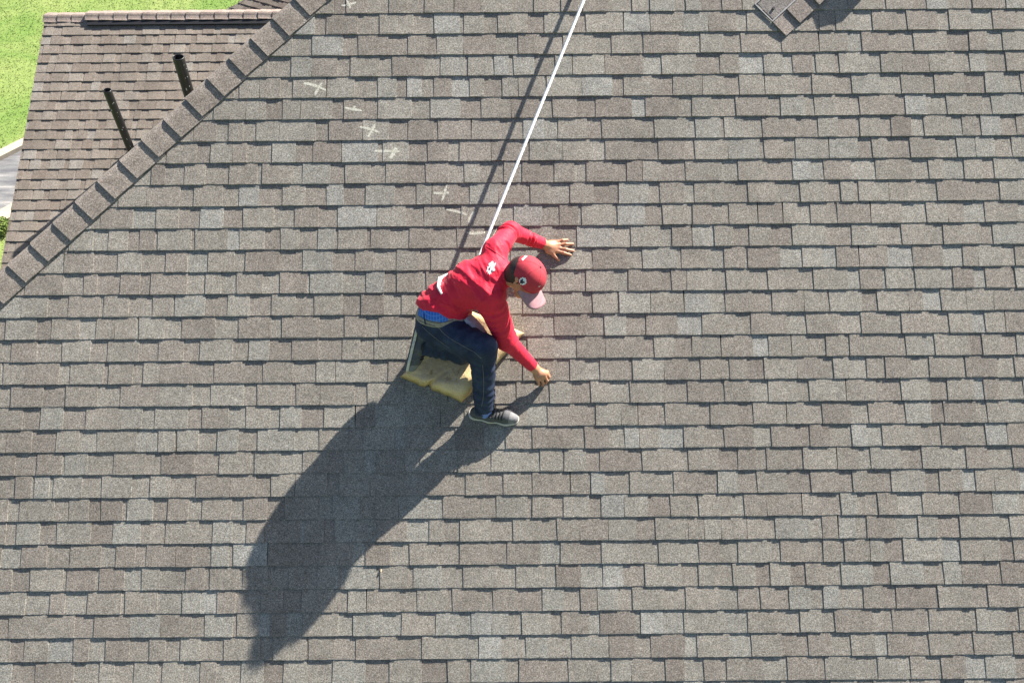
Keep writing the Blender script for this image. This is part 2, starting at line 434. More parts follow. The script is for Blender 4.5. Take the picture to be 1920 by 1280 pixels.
# ------------------------------------------------------------------ the lower wing beyond the hip
A2 = math.radians(22.5)
V2 = np.array([0, math.cos(A2), math.sin(A2)]); N2 = np.array([0, -math.sin(A2), math.cos(A2)])
P2 = CAM+ray(250, 250)*9.4
wing = empty('house_wing', (P2[0], P2[1], 0))
tag(wing, 'lower wing of the house with brown shingled roof, two black vent pipes and ridge vent', 'house wing')
def w_local(px, py, h=0.0):
    d = ray(px, py); t = (h-(CAM-P2) @ N2)/(d @ N2); q2 = CAM+t*d-P2
    return np.array([q2[0], q2 @ V2, q2 @ N2])
def w_world(p): return P2+p[0]*R0+p[1]*V2+p[2]*N2
ridge = w_local(300, 30)[1]; ra, rb = w_local(86, 29), w_local(4, 490)
rake_u = lambda v: ra[0]+(v-ra[1])*(rb[0]-ra[0])/(rb[1]-ra[1])
print('rake u', ra[0], rb[0])
lo2, hi_u = w_local(0, 640)[1], w_local(640, 20)[0]
V = [(rake_u(lo2), lo2, -.002), (hi_u, lo2, -.002), (hi_u, ridge, -.002), (rake_u(ridge), ridge, -.002)]
V += [(x, y, -.14) for x, y, z in V]
wroof = mesh_obj('wing_roof', V, [(0, 1, 2, 3), (7, 6, 5, 4), (0, 4, 5, 1), (1, 5, 6, 2), (2, 6, 7, 3), (3, 7, 4, 0)], M_DECK, wing)
wroof.matrix_world = frame_matrix(R0, V2, N2, P2); wroof.matrix_parent_inverse = Matrix.Translation(Vector((P2[0], P2[1], 0))).inverted()
rng2 = random.Random(5)
ph2 = w_local(300, 66)[1]
nlo = -int((ph2-lo2)/EXPO); nhi = int((ridge-ph2)/EXPO)
T_SAVE = TONES
THICK = 1.5
TONES = [((.176, .150, .128), 30), ((.189, .163, .139), 28), ((.202, .176, .151), 22), ((.213, .190, .165), 14), ((.225, .208, .186), 8), ((.166, .139, .118), 10)]
wp = lay_courses(rng2, nlo, nhi, ph2, lambda v: rake_u(v)+.004, hi_u, lambda v: rake_u(v))
split_pieces(wp, wroof, w_world, lambda x, y: x < 15.5+(499-y)*496.5/463-10 and y > 36)
# ridge vent and caps
ru0, ru1 = rake_u(ridge)-.01, hi_u
uv0, uv1 = w_local(168, 36)[0], hi_u
v, f = [], []
nx = int((uv1-uv0)/.025)
for i in range(nx):
    b0, bf = box_vf(uv0+i*.025, uv0+i*.025+.016, ridge-.164, ridge-.154, .012, .036); k = len(v); v += b0; f += [tuple(j+k for j in q) for q in bf]
b0, bf = box_vf(uv0, uv1, ridge-.153, ridge+.01, .011, .040); k = len(v); v += b0; f += [tuple(j+k for j in q) for q in bf]
b0, bf = box_vf(uv0, uv1, ridge-.167, ridge-.1535, .0365, .042); k = len(v); v += b0; f += [tuple(j+k for j in q) for q in bf]
mesh_obj('ridge_vent', v, f, M_VENT, wroof)
u = ru0; step = .198
while u < ru1:
    inv = u+step > uv0; lift = .044 if inv else .014
    V = []; n = 9; ln = step*1.15; j2 = rng2.uniform(-.006, .006)
    for j in range(4):
        a = j/3; z0 = lift+.012*a+.002*rng2.uniform(-1, 1)          # free end overlaps on the left piece
        for i in range(n):
            t = i/(n-1); b = -.104+.21*t
            V.append((u+ln*(1-a), ridge+b+(j2 if i == 0 else 0), z0+(.030*max(0, 1-((b)/.06)**2)*.5 if b < 0 else .015-b*.83)+.002*math.sin(a*3.1)))
    m = len(V); V += [(x, y, z-.007) for x, y, z in V]; Fc = []
    for j in range(3):
        for i in range(n-1):
            q = (j*n+i, j*n+i+1, (j+1)*n+i+1, (j+1)*n+i); Fc.append(q); Fc.append(tuple(m+k for k in q[::-1]))
        Fc.append((j*n, (j+1)*n, m+(j+1)*n, m+j*n)); Fc.append((j*n+n-1, m+j*n+n-1, m+(j+1)*n+n-1, (j+1)*n+n-1))
    for i in range(n-1): Fc.append((3*n+i, 3*n+i+1, m+3*n+i+1, m+3*n+i)); Fc.append((i, m+i, m+i+1, i+1))
    mesh_obj('ridge_cap', V, Fc, M_SH, wroof, np.tile(np.array((.25, .205, .18))*rng2.uniform(.93, 1.07), (len(V), 1)))
    u += step
# far side of the wing roof and its walls
rw0, rw1 = w_world(np.array([ru0+.02, ridge, -.004])), w_world(np.array([hi_u, ridge, -.004]))
A2B = math.radians(42); bk = np.array([0, math.cos(A2B), -math.sin(A2B)])*3.4
V = [rw0, rw1, rw1+bk, rw0+bk]; V += [x+np.array([0, 0, -.14]) for x in V]
mesh_obj('back_roof', [x-np.array([P2[0], P2[1], 0]) for x in V], [(0, 1, 2, 3), (7, 6, 5, 4), (0, 4, 5, 1), (1, 5, 6, 2), (2, 6, 7, 3), (3, 7, 4, 0)], M_SH, wing, np.tile((.23, .19, .16), (8, 1)))
gw = w_world(np.array([rake_u(0)+.35, 0, 0])); yl = w_world(np.array([0, lo2+.3, 0])); 
gv = [(gw[0], yl[1], 0), (gw[0], rw0[1]+2.3, 0), (gw[0], rw0[1]+2.3, rw0[2]-2.3*math.tan(A2B)-.16), (gw[0], rw0[1], rw0[2]-.18), (gw[0], yl[1], yl[2]-.18)]
V = gv+[(x+.2, y, z) for x, y, z in gv]
mesh_obj('wall', [(x-P2[0], y-P2[1], z) for x, y, z in V], [(4, 3, 2, 1, 0), (5, 6, 7, 8, 9), (0, 1, 6, 5), (1, 2, 7, 6), (2, 3, 8, 7), (3, 4, 9, 8), (4, 0, 5, 9)], M_WALL, wing)
# vent pipes (plumb)
def vent_pipe(top, base, dia_px):
    b = w_world(w_local(*base)); d = ray(*top)
    # height at which the plumb line through the base meets the ray of the top
    t = ((b[0]-CAM[0])*d[0]+(b[1]-CAM[1])*d[1])/(d[0]**2+d[1]**2); zt = CAM[2]+t*d[2]
    h = zt-b[2]; r = dia_px*.5/FPX*((np.array([b[0], b[1], zt])-CAM) @ Fv); n = 28; ri = r*.86
    T = CAM+t*d; ax = unit(T-b); h = np.linalg.norm(T-b)
    V, Fc = [], []
    prof = [(r, -.3), (r, .0), (r, h*.5), (r, h-.006), (r-.002, h), (ri+.001, h), (ri, h-.004), (ri, h-.35), (0.0005, h-.35)]
    for (rr, z) in prof:
        for k in range(n):
            w = 2*math.pi*k/n; V.append((rr*math.cos(w), rr*math.sin(w), z))
    for j in range(len(prof)-1):
        for k in range(n): Fc.append((j*n+k, j*n+(k+1) % n, (j+1)*n+(k+1) % n, (j+1)*n+k))
    o = mesh_obj('vent_pipe', V, Fc, M_PIPE, wing, smooth=True); o.location = (b[0]-P2[0], b[1]-P2[1], b[2]); o.rotation_mode = 'QUATERNION'; o.rotation_quaternion = Vector((0, 0, 1)).rotation_difference(Vector(ax))
    # white scuffs and drips stuck to the pipe
    V, Fc = [], []; rg = random.Random(int(top[0]))
    for i in range(12):
        w = math.radians(rg.gauss(-62, 26)); z = h*rg.uniform(.05, .97); s = rg.uniform(.002, .0045); e = s*rg.uniform(.8, 3.6); k = len(V)
        for (da, dz) in ((-1, -1), (1, -.7), (.8, 1), (-.6, .8)):
            a = w+da*s/r; V.append(((r+.0012)*math.cos(a), (r+.0012)*math.sin(a), z+dz*e))
        Fc.append((k, k+1, k+2, k+3))
    mesh_obj('white_scuffs', V, Fc, M_WHITE, o)['kind'] = 'stuff'
    print('pipe h', h, 'r', r)
vent_pipe((200.5, 169), (250, 292), 15.5)
vent_pipe((334, 107), (360, 195), 21)
TONES = T_SAVE; THICK = 1.0

# ------------------------------------------------------------------ far roof corner beyond the ridge
A3 = math.radians(24); cr = unit([1, -.5, 0]); up3 = np.array([.447*math.cos(A3), .894*math.cos(A3), math.sin(A3)]); N3 = np.cross(cr, up3)
P3 = CAM+ray(455, 12)*13.5
ann = empty('rear_gable', (P3[0], P3[1], 0)); tag(ann, 'far dark roof corner with slanting shingle courses behind the ridge of the lower wing', 'roof')
def f_local(px, py):
    d = ray(px, py); t = ((P3-CAM) @ N3)/(d @ N3); q = CAM+t*d-P3; return np.array([q @ cr, q @ up3, 0])
def f_world(p): return P3+p[0]*cr+p[1]*up3+p[2]*N3
fa, fb = f_local(459, 0), f_local(421, 21)
f_rake = lambda v: fa[0]+(v-fa[1])*(fb[0]-fa[0])/(fb[1]-fa[1])
V = [(f_rake(-1.5), -1.5, -.002), (3, -1.5, -.002), (3, 1.6, -.002), (f_rake(1.6), 1.6, -.002)]; V += [(x, y, -.16) for x, y, z in V]
froof = mesh_obj('roof', V, [(0, 1, 2, 3), (7, 6, 5, 4), (0, 4, 5, 1), (1, 5, 6, 2), (2, 6, 7, 3), (3, 7, 4, 0)], M_DECK, ann)
froof.matrix_world = frame_matrix(cr, up3, N3, P3); froof.matrix_parent_inverse = Matrix.Translation(Vector((P3[0], P3[1], 0))).inverted()
THICK = 2.0; TONES = [((.125, .105, .092), 3), ((.15, .128, .11), 3), ((.17, .15, .13), 2)]  # tones lowered to put this slope's shading into the colour
fp = lay_courses(random.Random(8), -10, 11, 0.03, f_rake, 3.0, f_rake); TONES = T_SAVE; THICK = 1.0
split_pieces(fp, froof, f_world, lambda x, y: y < 21, 120)
e0, e1 = f_world(np.array([f_rake(-1.5)+.5, -1.2, 0])), f_world(np.array([2.8, -1.2, 0]))
V = [(x-P3[0], y-P3[1], z) for (x, y, z) in ((e0[0], e0[1], 0), (e1[0], e1[1], 0), (e1[0], e1[1], e1[2]-.2), (e0[0], e0[1], e0[2]-.2), (e0[0]+.1, e0[1]+.2, 0), (e1[0]+.1, e1[1]+.2, 0), (e1[0]+.1, e1[1]+.2, e1[2]-.2), (e0[0]+.1, e0[1]+.2, e0[2]-.2))]
mesh_obj('wall', V, [(0, 1, 2, 3), (7, 6, 5, 4), (0, 4, 5, 1), (1, 5, 6, 2), (2, 6, 7, 3), (3, 7, 4, 0)], M_WALL, ann)

# ------------------------------------------------------------------ ground
g = 160
ground = mesh_obj('lawn', [(-g, -g, 0), (g, -g, 0), (g, g, 0), (-g, g, 0)], [(0, 1, 2, 3)], M_GRASS); ground['kind'] = 'structure'
def gp(px, py):
    d = ray(px, py); t = -CAM[2]/d[2]; return CAM+t*d
k0, k1 = gp(0, 290), gp(44, 268); kd = unit(k1-k0); ks = np.array([kd[1], -kd[0], 0]); ks = ks if ks[1] < 0 else -ks
def strip(name, d0, d1, z, mat, thick=None, ext=(14, 3.0)):
    a, b = k0-kd*ext[0], k0+kd*ext[1]; q = [a+ks*d0, b+ks*d0, b+ks*d1, a+ks*d1]
    V = [(x[0], x[1], z) for x in q]+[(x[0], x[1], z-(thick or .05)) for x in q]
    o = mesh_obj(name, V, [(3, 2, 1, 0), (4, 5, 6, 7), (0, 1, 5, 4), (1, 2, 6, 5), (2, 3, 7, 6), (3, 0, 4, 7)], mat); o['kind'] = 'structure'; return o
strip('kerb', 0, .26, .12, M_CURB, .15)
strip('driveway', .262, 1.95, .02, M_ASPH)
strip('pavement', 1.952, 2.35, .06, M_CURB)
# grass blades
rg = np.random.default_rng(3); N = 210000
gx = rg.uniform(-26, -6, N); gy = rg.uniform(4, 28, N)
side = (gx-k0[0])*ks[0]+(gy-k0[1])*ks[1]; keep = (side < -.03) | (side > 2.4); gx, gy = gx[keep], gy[keep]; N = len(gx)
an = rg.uniform(0, 2*math.pi, N); hh = rg.uniform(.010, .028, N); wd = rg.uniform(.008, .018, N); le = rg.uniform(.01, .04, N)
V = np.zeros((N, 3, 3)); V[:, 0] = np.stack([gx-wd*np.cos(an), gy-wd*np.sin(an), 0*gx], 1); V[:, 1] = np.stack([gx+wd*np.cos(an), gy+wd*np.sin(an), 0*gx], 1)
V[:, 2] = np.stack([gx-le*np.sin(an), gy+le*np.cos(an), hh], 1)
o = mesh_obj('grass', V.reshape(-1, 3), np.arange(3*N).reshape(-1, 3), M_GRASS)
tag(o, 'short bright green mown grass of the lawn beside the house', 'grass', kind='stuff')
# small shrub at the driveway's end
sp = gp(4, 436); rs = random.Random(4); V, Fc = [], []
for i in range(900):
    d = unit([rs.gauss(0, 1), rs.gauss(0, 1), rs.gauss(0, 1)])*rs.uniform(.3, 1)**.5; c = np.array([d[0]*.3, d[1]*.22, .22+d[2]*.2])
    s = rs.uniform(.015, .035); e1 = unit([rs.gauss(0, 1) for _ in range(3)]); e2 = unit(np.cross(e1, [rs.gauss(0, 1) for _ in range(3)])); k = len(V)
    V += [c-e1*s*1.6, c+e2*s*.6, c+e1*s*1.6, c-e2*s*.6]; Fc.append((k, k+1, k+2, k+3))
shrub = empty('shrub', (sp[0], sp[1], 0)); tag(shrub, 'small green shrub by the driveway at the left edge of the picture', 'shrub')
mesh_obj('foliage', V, Fc, M_GRASS, shrub)
for i in range(4):
    v, f = tube_vf([(0, 0, -.02), (rs.uniform(-.1, .1), rs.uniform(-.1, .1), .2), (rs.uniform(-.3, .3), rs.uniform(-.2, .2), .5)], [.012, .009, .004], 6)
    mesh_obj('stem', v, f, simple('bark', (.1, .07, .05), .9) if i == 0 else bpy.data.materials['bark'], shrub)

# ------------------------------------------------------------------ capped corner at the top right
corner = empty('cricket', tuple(to_world(L(1500, 20)))); tag(corner, 'shingled cricket corner with silver metal flashing strips at the top right', 'roof cricket')
corner.matrix_world = frame_matrix(R0, VV, NN, to_world(L(1472, 70)))
cb = L(1472, 70); ce = unit(L(1537, 10)-cb); cl = np.array([-ce[1], ce[0], 0])          # up-right edge, and to the left of it
def cpt(a, b, h): return tuple(a*ce+b*cl+np.array([0, 0, h]))
def slab(a0, a1, b0, b1, h00, h10, h11, h01, th):
    V = [cpt(a0, b0, h00), cpt(a1, b0, h10), cpt(a1, b1, h11), cpt(a0, b1, h01)]; V += [(x, y, z-th) for x, y, z in V]
    return V, [(0, 1, 2, 3), (7, 6, 5, 4), (0, 4, 5, 1), (1, 5, 6, 2), (2, 6, 7, 3), (3, 7, 4, 0)]
v, f = slab(0.02, 1.2, .10, .30, .014, .05, .02, .012, .014); mesh_obj('shingle', v, f, M_SH, corner, np.tile((.21, .19, .175), (8, 1)))
for a0, a1, h in ((0.0, .16, .022), (.125, .33, .029), (.30, .50, .036), (.47, .67, .043), (.64, .84, .05), (.81, 1.01, .057), (.98, 1.2, .064)):
    v, f = slab(a0, a1, 0.0, .124, h-.003, h-.010, h-.007, h, .009); mesh_obj('cap_shingle', v, f, M_SH, corner, np.tile(np.array((.22, .19, .17))*rng.uniform(.95, 1.06), (8, 1)))
v, f = slab(0.0, 1.2, .128, .137, .022, .056, .055, .021, .004); mesh_obj('flashing', v, f, M_METAL, corner)
v, f = slab(0.0, 1.2, .29, .298, .018, .026, .025, .017, .004); mesh_obj('flashing', v, f, M_METAL, corner)
v, f = slab(.0, .007, .138, .29, .020, .020, .016, .016, .008); mesh_obj('flashing', v, f, M_METAL, corner)
v, f = tube_vf([cpt(.07, .19, .01), cpt(.07, .19, .022)], .009, 10); mesh_obj('nail_head', v, f, M_DARK, corner)
# unseen block added above the frame to cast the tongue of shadow
pk = L(1620, -75)-cb; pk[2] = 0
V = [pk+np.array(x) for x in ((-.03, -.02, 0), (.24, .02, 0), (.27, .5, 0), (0, .5, 0), (.02, .0, .15), (.19, .05, .15), (.2, .45, .17), (.03, .45, .17))]
mesh_obj('shadow_caster', V, [(4, 5, 6, 7), (0, 1, 5, 4), (1, 2, 6, 5), (2, 3, 7, 6), (3, 0, 4, 7), (3, 2, 1, 0)], M_SH, corner, np.tile((.22, .19, .17), (8, 1)))

# ------------------------------------------------------------------ implicit surfaces for the worker
def sdf_cap(P, a, b, ra, rb, flat=None):
    pa = P-a; ba = b-a
    if flat is not None:
        ax, s = flat; ax = unit(ax)
        pa = pa+((1/s-1)*(pa @ ax))[..., None]*ax; ba = ba+(1/s-1)*(ba @ ax)*ax
    t = np.clip((pa @ ba)/max(ba @ ba, 1e-9), 0, 1)
    return np.linalg.norm(pa-t[..., None]*ba, axis=-1)-(ra+(rb-ra)*t)
def build_sdf(prims, vox, clips=(), pad=.03):
    los, his = [], []
    for p in prims:
        r = max(p['ra'], p['rb'])*max(1, p['flat'][1] if p['flat'] is not None else 1)
        los.append(np.minimum(p['a'], p['b'])-r); his.append(np.maximum(p['a'], p['b'])+r)
    lo = np.min(los, 0)-pad; hi = np.max(his, 0)+pad; dim = np.ceil((hi-lo)/vox).astype(int)+1
    D = np.full(dim, .5, np.float32)
    ax = [lo[i]+vox*np.arange(dim[i]) for i in range(3)]
    for p, l, h in zip(prims, los, his):
        m = p['k']+3*vox
        i0 = np.maximum(0, np.floor((l-m-lo)/vox).astype(int)); i1 = np.minimum(dim, np.ceil((h+m-lo)/vox).astype(int)+1)
        sl = tuple(slice(i0[i], i1[i]) for i in range(3))
        G = np.stack(np.meshgrid(*[ax[i][sl[i]] for i in range(3)], indexing='ij'), -1)
        d = sdf_cap(G, p['a'], p['b'], p['ra'], p['rb'], p['flat']); k = p['k']; o = D[sl]
        hq = np.maximum(k-np.abs(o-d), 0)/k; D[sl] = np.minimum(o, d)-hq*hq*k*.25
    if clips:
        G = np.stack(np.meshgrid(*ax, indexing='ij'), -1)
        for (c, n, rad) in clips:
            d = (G-c) @ unit(n)
            if rad: d = np.where(np.linalg.norm(G-c, axis=-1) < rad, d, -1.0)
            D = np.maximum(D, d)
    return D, lo, vox
def surface_nets(D, lo, vox):
    s = D < 0; c = [s[i:s.shape[0]-1+i, j:s.shape[1]-1+j, k:s.shape[2]-1+k] for i in (0, 1) for j in (0, 1) for k in (0, 1)]
    cnt = sum(x.astype(np.int8) for x in c); act = (cnt > 0) & (cnt < 8); idx = np.argwhere(act)
    ids = -np.ones(act.shape, np.int64); ids[act] = np.arange(len(idx))
    acc = np.zeros((len(idx), 3)); nn = np.zeros(len(idx))
    cor = [(i, j, k) for i in (0, 1) for j in (0, 1) for k in (0, 1)]
    val = {q: D[idx[:, 0]+q[0], idx[:, 1]+q[1], idx[:, 2]+q[2]] for q in cor}
    for q in cor:
        for a in range(3):
            if q[a] == 0:
                r = list(q); r[a] = 1; r = tuple(r); d0, d1 = val[q], val[r]; x = (d0 < 0) != (d1 < 0)
                t = np.where(x, d0/np.where(np.abs(d0-d1) < 1e-9, 1, d0-d1), 0)
                p = np.tile(np.array(q, float), (len(idx), 1)); p[:, a] += t; acc += p*x[:, None]; nn += x
    V = lo+vox*(idx+acc/np.maximum(nn, 1)[:, None]); F = []
    for a in range(3):
        b, c2 = (a+1) % 3, (a+2) % 3
        s0 = np.take(s, range(s.shape[a]-1), a); s1 = np.take(s, range(1, s.shape[a]), a)
        e = np.argwhere(s0 != s1); e = e[(e[:, b] > 0) & (e[:, c2] > 0) & (e[:, b] < s.shape[b]-1) & (e[:, c2] < s.shape[c2]-1)]
        def cell(db, dc):
            q = e.copy(); q[:, b] -= db; q[:, c2] -= dc; return ids[q[:, 0], q[:, 1], q[:, 2]]
        Q = np.stack([cell(1, 1), cell(0, 1), cell(0, 0), cell(1, 0)], 1)
        ins = s[e[:, 0], e[:, 1], e[:, 2]]; Q[~ins] = Q[~ins][:, ::-1]; F.append(Q)
    F = np.concatenate(F); F = F[(F >= 0).all(1)]; return V, F
def smooth_mesh(V, F, it=2, lam=.5):
    n = len(V); src = np.concatenate([F[:, i] for i in range(4)]); dst = np.concatenate([F[:, (i+1) % 4] for i in range(4)])
    A = np.concatenate([src, dst]); B = np.concatenate([dst, src]); deg = np.bincount(A, minlength=n).astype(float)
    for _ in range(it):
        m = np.stack([np.bincount(A, V[B, i], n) for i in range(3)], 1)/np.maximum(deg, 1)[:, None]; V = V+lam*(m-V)
    return V
def normals(V, F):
    fn = np.cross(V[F[:, 2]]-V[F[:, 0]], V[F[:, 3]]-V[F[:, 1]]); N = np.zeros_like(V)
    for i in range(4):
        for a in range(3): N[:, a] += np.bincount(F[:, i], fn[:, a], len(V))
    return N/np.maximum(np.linalg.norm(N, axis=1), 1e-12)[:, None]
def cap_(a, b, ra, rb=None, k=.03, flat=None):
    return dict(a=np.asarray(a, float), b=np.asarray(b, float), ra=ra, rb=ra if rb is None else rb, k=k, flat=flat)

BASE = L(880, 690, 0)
PM = frame_matrix(R0, VV, NN, to_world(BASE))
TREES = {}
def blob(name, prims, vox, mat, parent, clips=(), it=2, disp=None):
    V, F = surface_nets(*build_sdf(prims, vox, clips)); V = smooth_mesh(V, F, it)
    if disp: V = V+normals(V, F)*disp(V)[:, None]
    o = mesh_obj(name, V-BASE, F, mat, parent, smooth=True)
    TREES[name] = BVHTree.FromPolygons([Vector(x) for x in V], [tuple(int(i) for i in q) for q in F])
    return o
CAMR = np.array([CAM[0]-O[0], (CAM-O) @ VV, (CAM-O) @ NN])
def on(tree, px, py, off=.002):
    d = ray(px, py); d = unit(np.array([d[0], d @ VV, d @ NN])); hit = tree.ray_cast(Vector(CAMR), Vector(d))
    if hit[0] is None: return None
    nn_ = np.array(hit[1]); nn_ = -nn_ if nn_ @ d > 0 else nn_
    return np.array(hit[0])+nn_*off
def patch(name, tree, poly, mat, parent, off=.0025, rings=4):
    c = np.mean(poly, 0); V, Fc = [], []; n = len(poly); keep = []
    P0 = on(tree, *c, off); V.append(P0)
    for r in range(1, rings+1):
        for p in poly:
            q = on(tree, *(c+(np.array(p)-c)*r/rings), off); V.append(q if q is not None else P0)
    for i in range(n): Fc.append((0, 1+i, 1+(i+1) % n))
    for r in range(rings-1):
        for i in range(n): a = 1+r*n; Fc.append((a+i, a+n+i, a+n+(i+1) % n, a+(i+1) % n))
    return mesh_obj(name, [v-BASE for v in V], Fc, mat, parent)
def line_on(name, tree, pts, r, mat, parent, per=8, off=.001):
    q = [on(tree, *p, off) for p in spline([np.array(p, float) for p in pts], per)]; q = [x for x in q if x is not None]
    if len(q) < 3: print('line missed', name, pts); return None
    v, f = tube_vf(q, r, 5); return mesh_obj(name, [x-BASE for x in v], f, mat, parent, smooth=True)

# joints: (pixel x, pixel y, height out of the roof)
hipR, kneeR, ankR = L(818, 614, .31), L(905, 652, .39), L(908, 757, .12)
hipL, kneeL, ankL = L(816, 592, .30), L(867, 659, .19), L(801, 648, .25)
waist, chest, c7 = L(826, 570, .37), L(889, 531, .43), L(938, 511, .49)
shL, elL, wrL = L(930, 468, .45), L(957, 434, .26), L(1018, 457, .07)
shR, elR, wrR = L(918, 556, .50), L(949, 637, .305), L(1001, 689, .115)
headC = L(984, 521, .57)
hup = unit([.67, .32, .67]); hfw = np.array([.55, -.83, -.10]); hfw = unit(hfw-hup*(hfw @ hup)); hrt = np.cross(hfw, hup)
def hd_(f, r, u): return headC+f*hfw+r*hrt+u*hup

# body: one surface from head to feet
B = [cap_(waist, chest, .08, .09, .05), cap_(chest, c7, .085, .055, .05), cap_(shL, shR, .055, .055, .04), cap_(waist, (hipL+hipR)/2, .08, .085, .05),
     cap_(c7-np.array([0, 0, .02]), hd_(-.035, 0, -.075), .050, .050, .03),
     cap_(hd_(-.022, 0, .022), hd_(.018, 0, .028), .084, .080, .03, (hrt, .90)), cap_(hd_(.02, 0, -.02), hd_(.055, 0, -.085), .066, .034, .03, (hrt, .92)),
     cap_(hd_(.088, 0, .0), hd_(.108, 0, -.03), .009, .014, .012), cap_(hd_(.092, .02, -.066), hd_(.092, -.02, -.066), .008, .008, .01),
     cap_(hd_(.085, .033, .018), hd_(.085, -.033, .018), .011, .011, .012)]
for s in (-1, 1):
    B += [cap_(hd_(-.012, s*.077, .004), hd_(-.018, s*.086, .02), .013, .015, .006), cap_(hd_(-.008, s*.078, -.014), hd_(-.006, s*.082, -.018), .010, .008, .006)]
B += [cap_(shL, elL, .046, .038), cap_(elL, wrL, .037, .026), cap_(shR, elR, .046, .038), cap_(elR, wrR, .037, .027),
      cap_(hipR, kneeR, .075, .055), cap_(kneeR, ankR, .052, .038), cap_(hipL, kneeL, .075, .055), cap_(kneeL, ankL, .052, .038),
      cap_(ankR, L(905, 772, .05), .03, .02), cap_(L(905, 772, .045), L(945, 782, .035), .02, .016), cap_(ankL, L(788, 648, .24), .03, .02), cap_(L(788, 648, .24), L(776, 672, .20), .02, .016)]
# flat hand on the shingles
pm = L(1034, 463, .030)
B += [cap_(wrL, pm, .027, .026, .02), cap_(L(1030, 455, .032), L(1046, 453.5, .022), .017, .012, .014), cap_(L(1030, 460, .036), L(1048, 459, .026), .019, .013, .014),
      cap_(L(1030, 466, .036), L(1047, 465, .026), .019, .013, .014), cap_(L(1029, 471, .034), L(1044, 471, .024), .018, .013, .014)]
for a, m, e, r in (((1046, 453), (1055, 450.5), (1064, 449.5), .0094), ((1048, 459), (1061, 457.5), (1074, 457.5), .0106), ((1047, 465), (1061, 467.5), (1075, 470.5), .0110), ((1044, 471), (1057, 474), (1070, 478), .0106)):
    B += [cap_(L(*a, .025), L(*m, .030), r*1.06, r, .008), cap_(L(*m, .030), L(*e, .017), r, r*.82, .005)]
B += [cap_(L(1026, 468, .034), L(1038, 478, .024), .016, .0125, .014), cap_(L(1038, 478, .024), L(1048, 488, .018), .0115, .009, .006)]
# gripping hand, finger tips on the roof
km = L(1011, 699, .085)
B += [cap_(wrR, km, .029, .031, .02), cap_(L(1008, 705, .085), L(1018, 700, .088), .026, .024, .02)]
for a, m, e, r in (((1024.5, 700), (1029.5, 706.5), (1027, 712), .0094), ((1021.5, 706.5), (1026, 713.5), (1023, 719), .0096), ((1015.5, 711), (1019, 718.5), (1017, 723), .0092), ((1008.5, 712.5), (1010.5, 719), (1010.5, 722), .0084)):
    B += [cap_(km, L(*a, .078), .018, .0125, .012), cap_(L(*a, .078), L(*m, .05), r*1.12, r, .004), cap_(L(*m, .05), L(*e, .014), r, r*.85, .004)]
B += [cap_(L(1012, 694, .08), L(1026, 697, .058), .015, .011, .012), cap_(L(1026, 697, .058), L(1029.5, 704, .026), .0108, .009, .006)]
person = blob('person', B, .0034, M_SKIN, None, it=1)
person.matrix_world = PM
tag(person, 'roof worker in red long-sleeved shirt, red cap and dark jeans crouching on yellow foam cushion', 'person')

# shirt
spd = unit(chest-waist); nz = np.array([0, 0, 1.0])
def arm_t(V, a, b):
    t = ((V-a) @ (b-a))/((b-a) @ (b-a)); d = np.linalg.norm(V-a-np.clip(t, 0, 1)[:, None]*(b-a), axis=1); return t, d
def shirt_disp(V):
    d = np.zeros(len(V))
    for (a, b, amp, lam, rad) in ((shL, elL, .0075, .045, .085), (elL, wrL, .0062, .036, .075), (shR, elR, .0050, .06, .095), (elR, wrR, .0062, .042, .075)):
        t, r = arm_t(V, a, b); ln = np.linalg.norm(b-a)
        w = np.clip((rad-r)/.02, 0, 1)*np.clip((t+.05)*6, 0, 1)*np.clip((1.0-t)*5, 0, 1)
        nz_ = np.array([mnoise.noise(Vector(v*7)) for v in V])
        n6 = np.array([mnoise.noise(Vector(v*19)+Vector((5, 1, 2))) for v in V]); gate = np.clip(.35+1.9*np.array([mnoise.noise(Vector(v*11)+Vector((9, 3, 7))) for v in V]), 0, 1.3)
        ang = nz_*9.0+(V @ np.array([22.0, -14.0, 9.0]))
        d += w*amp*gate*(np.sin(2*math.pi*t*ln/lam+ang)+.8*n6)
    t, r = arm_t(V, waist, c7)
    q = np.stack([V @ unit([.72, -.60, .2])*5.5, V @ unit([.6, .75, 0])*17, V[:, 2]*9], 1)
    n1 = np.array([mnoise.noise(Vector(x)) for x in q]); w = np.clip((.20-r)/.04, 0, 1)
    ridge_ = (1-np.abs(n1)*2.4); d += w*.0095*np.clip(ridge_, -.6, 1)*np.clip(1.25-t*.8, .35, 1)
    q = np.stack([V @ unit([.3, -.9, .2])*9, V @ unit([.9, .35, 0])*34, V[:, 2]*14], 1)
    n1 = np.array([mnoise.noise(Vector(x)) for x in q]); d += .0032*(1-np.abs(n1)*3).clip(-.3, 1)*np.clip((.3-r)/.1, 0, 1)
    hemw = np.clip(-(V-hem_c) @ hem_n/.05, .15, 1); return d*hemw
hem_n = unit([-.42, -.84, -.35]); hem_c = L(826, 594, .41)
Sh = [cap_(waist-spd*.07, chest, .100, .122, .06), cap_(chest, c7-spd*.03, .120, .086, .07), cap_(shL+np.array([-.01, -.01, 0]), shR, .066, .070, .08), cap_(waist, L(852, 574, .28), .095, .095, .06),
      cap_(L(822, 586, .365), L(850, 594, .32), .094, .09, .05),
      cap_(c7-spd*.02, c7+(headC-c7)*.16, .076, .060, .03),
      cap_(shL, elL, .067, .058, .035), cap_(elL, wrL, .056, .036, .03), cap_(shR, elR, .084, .066, .035), cap_(elR, wrR-unit(wrR-elR)*.01, .056, .037, .03)]
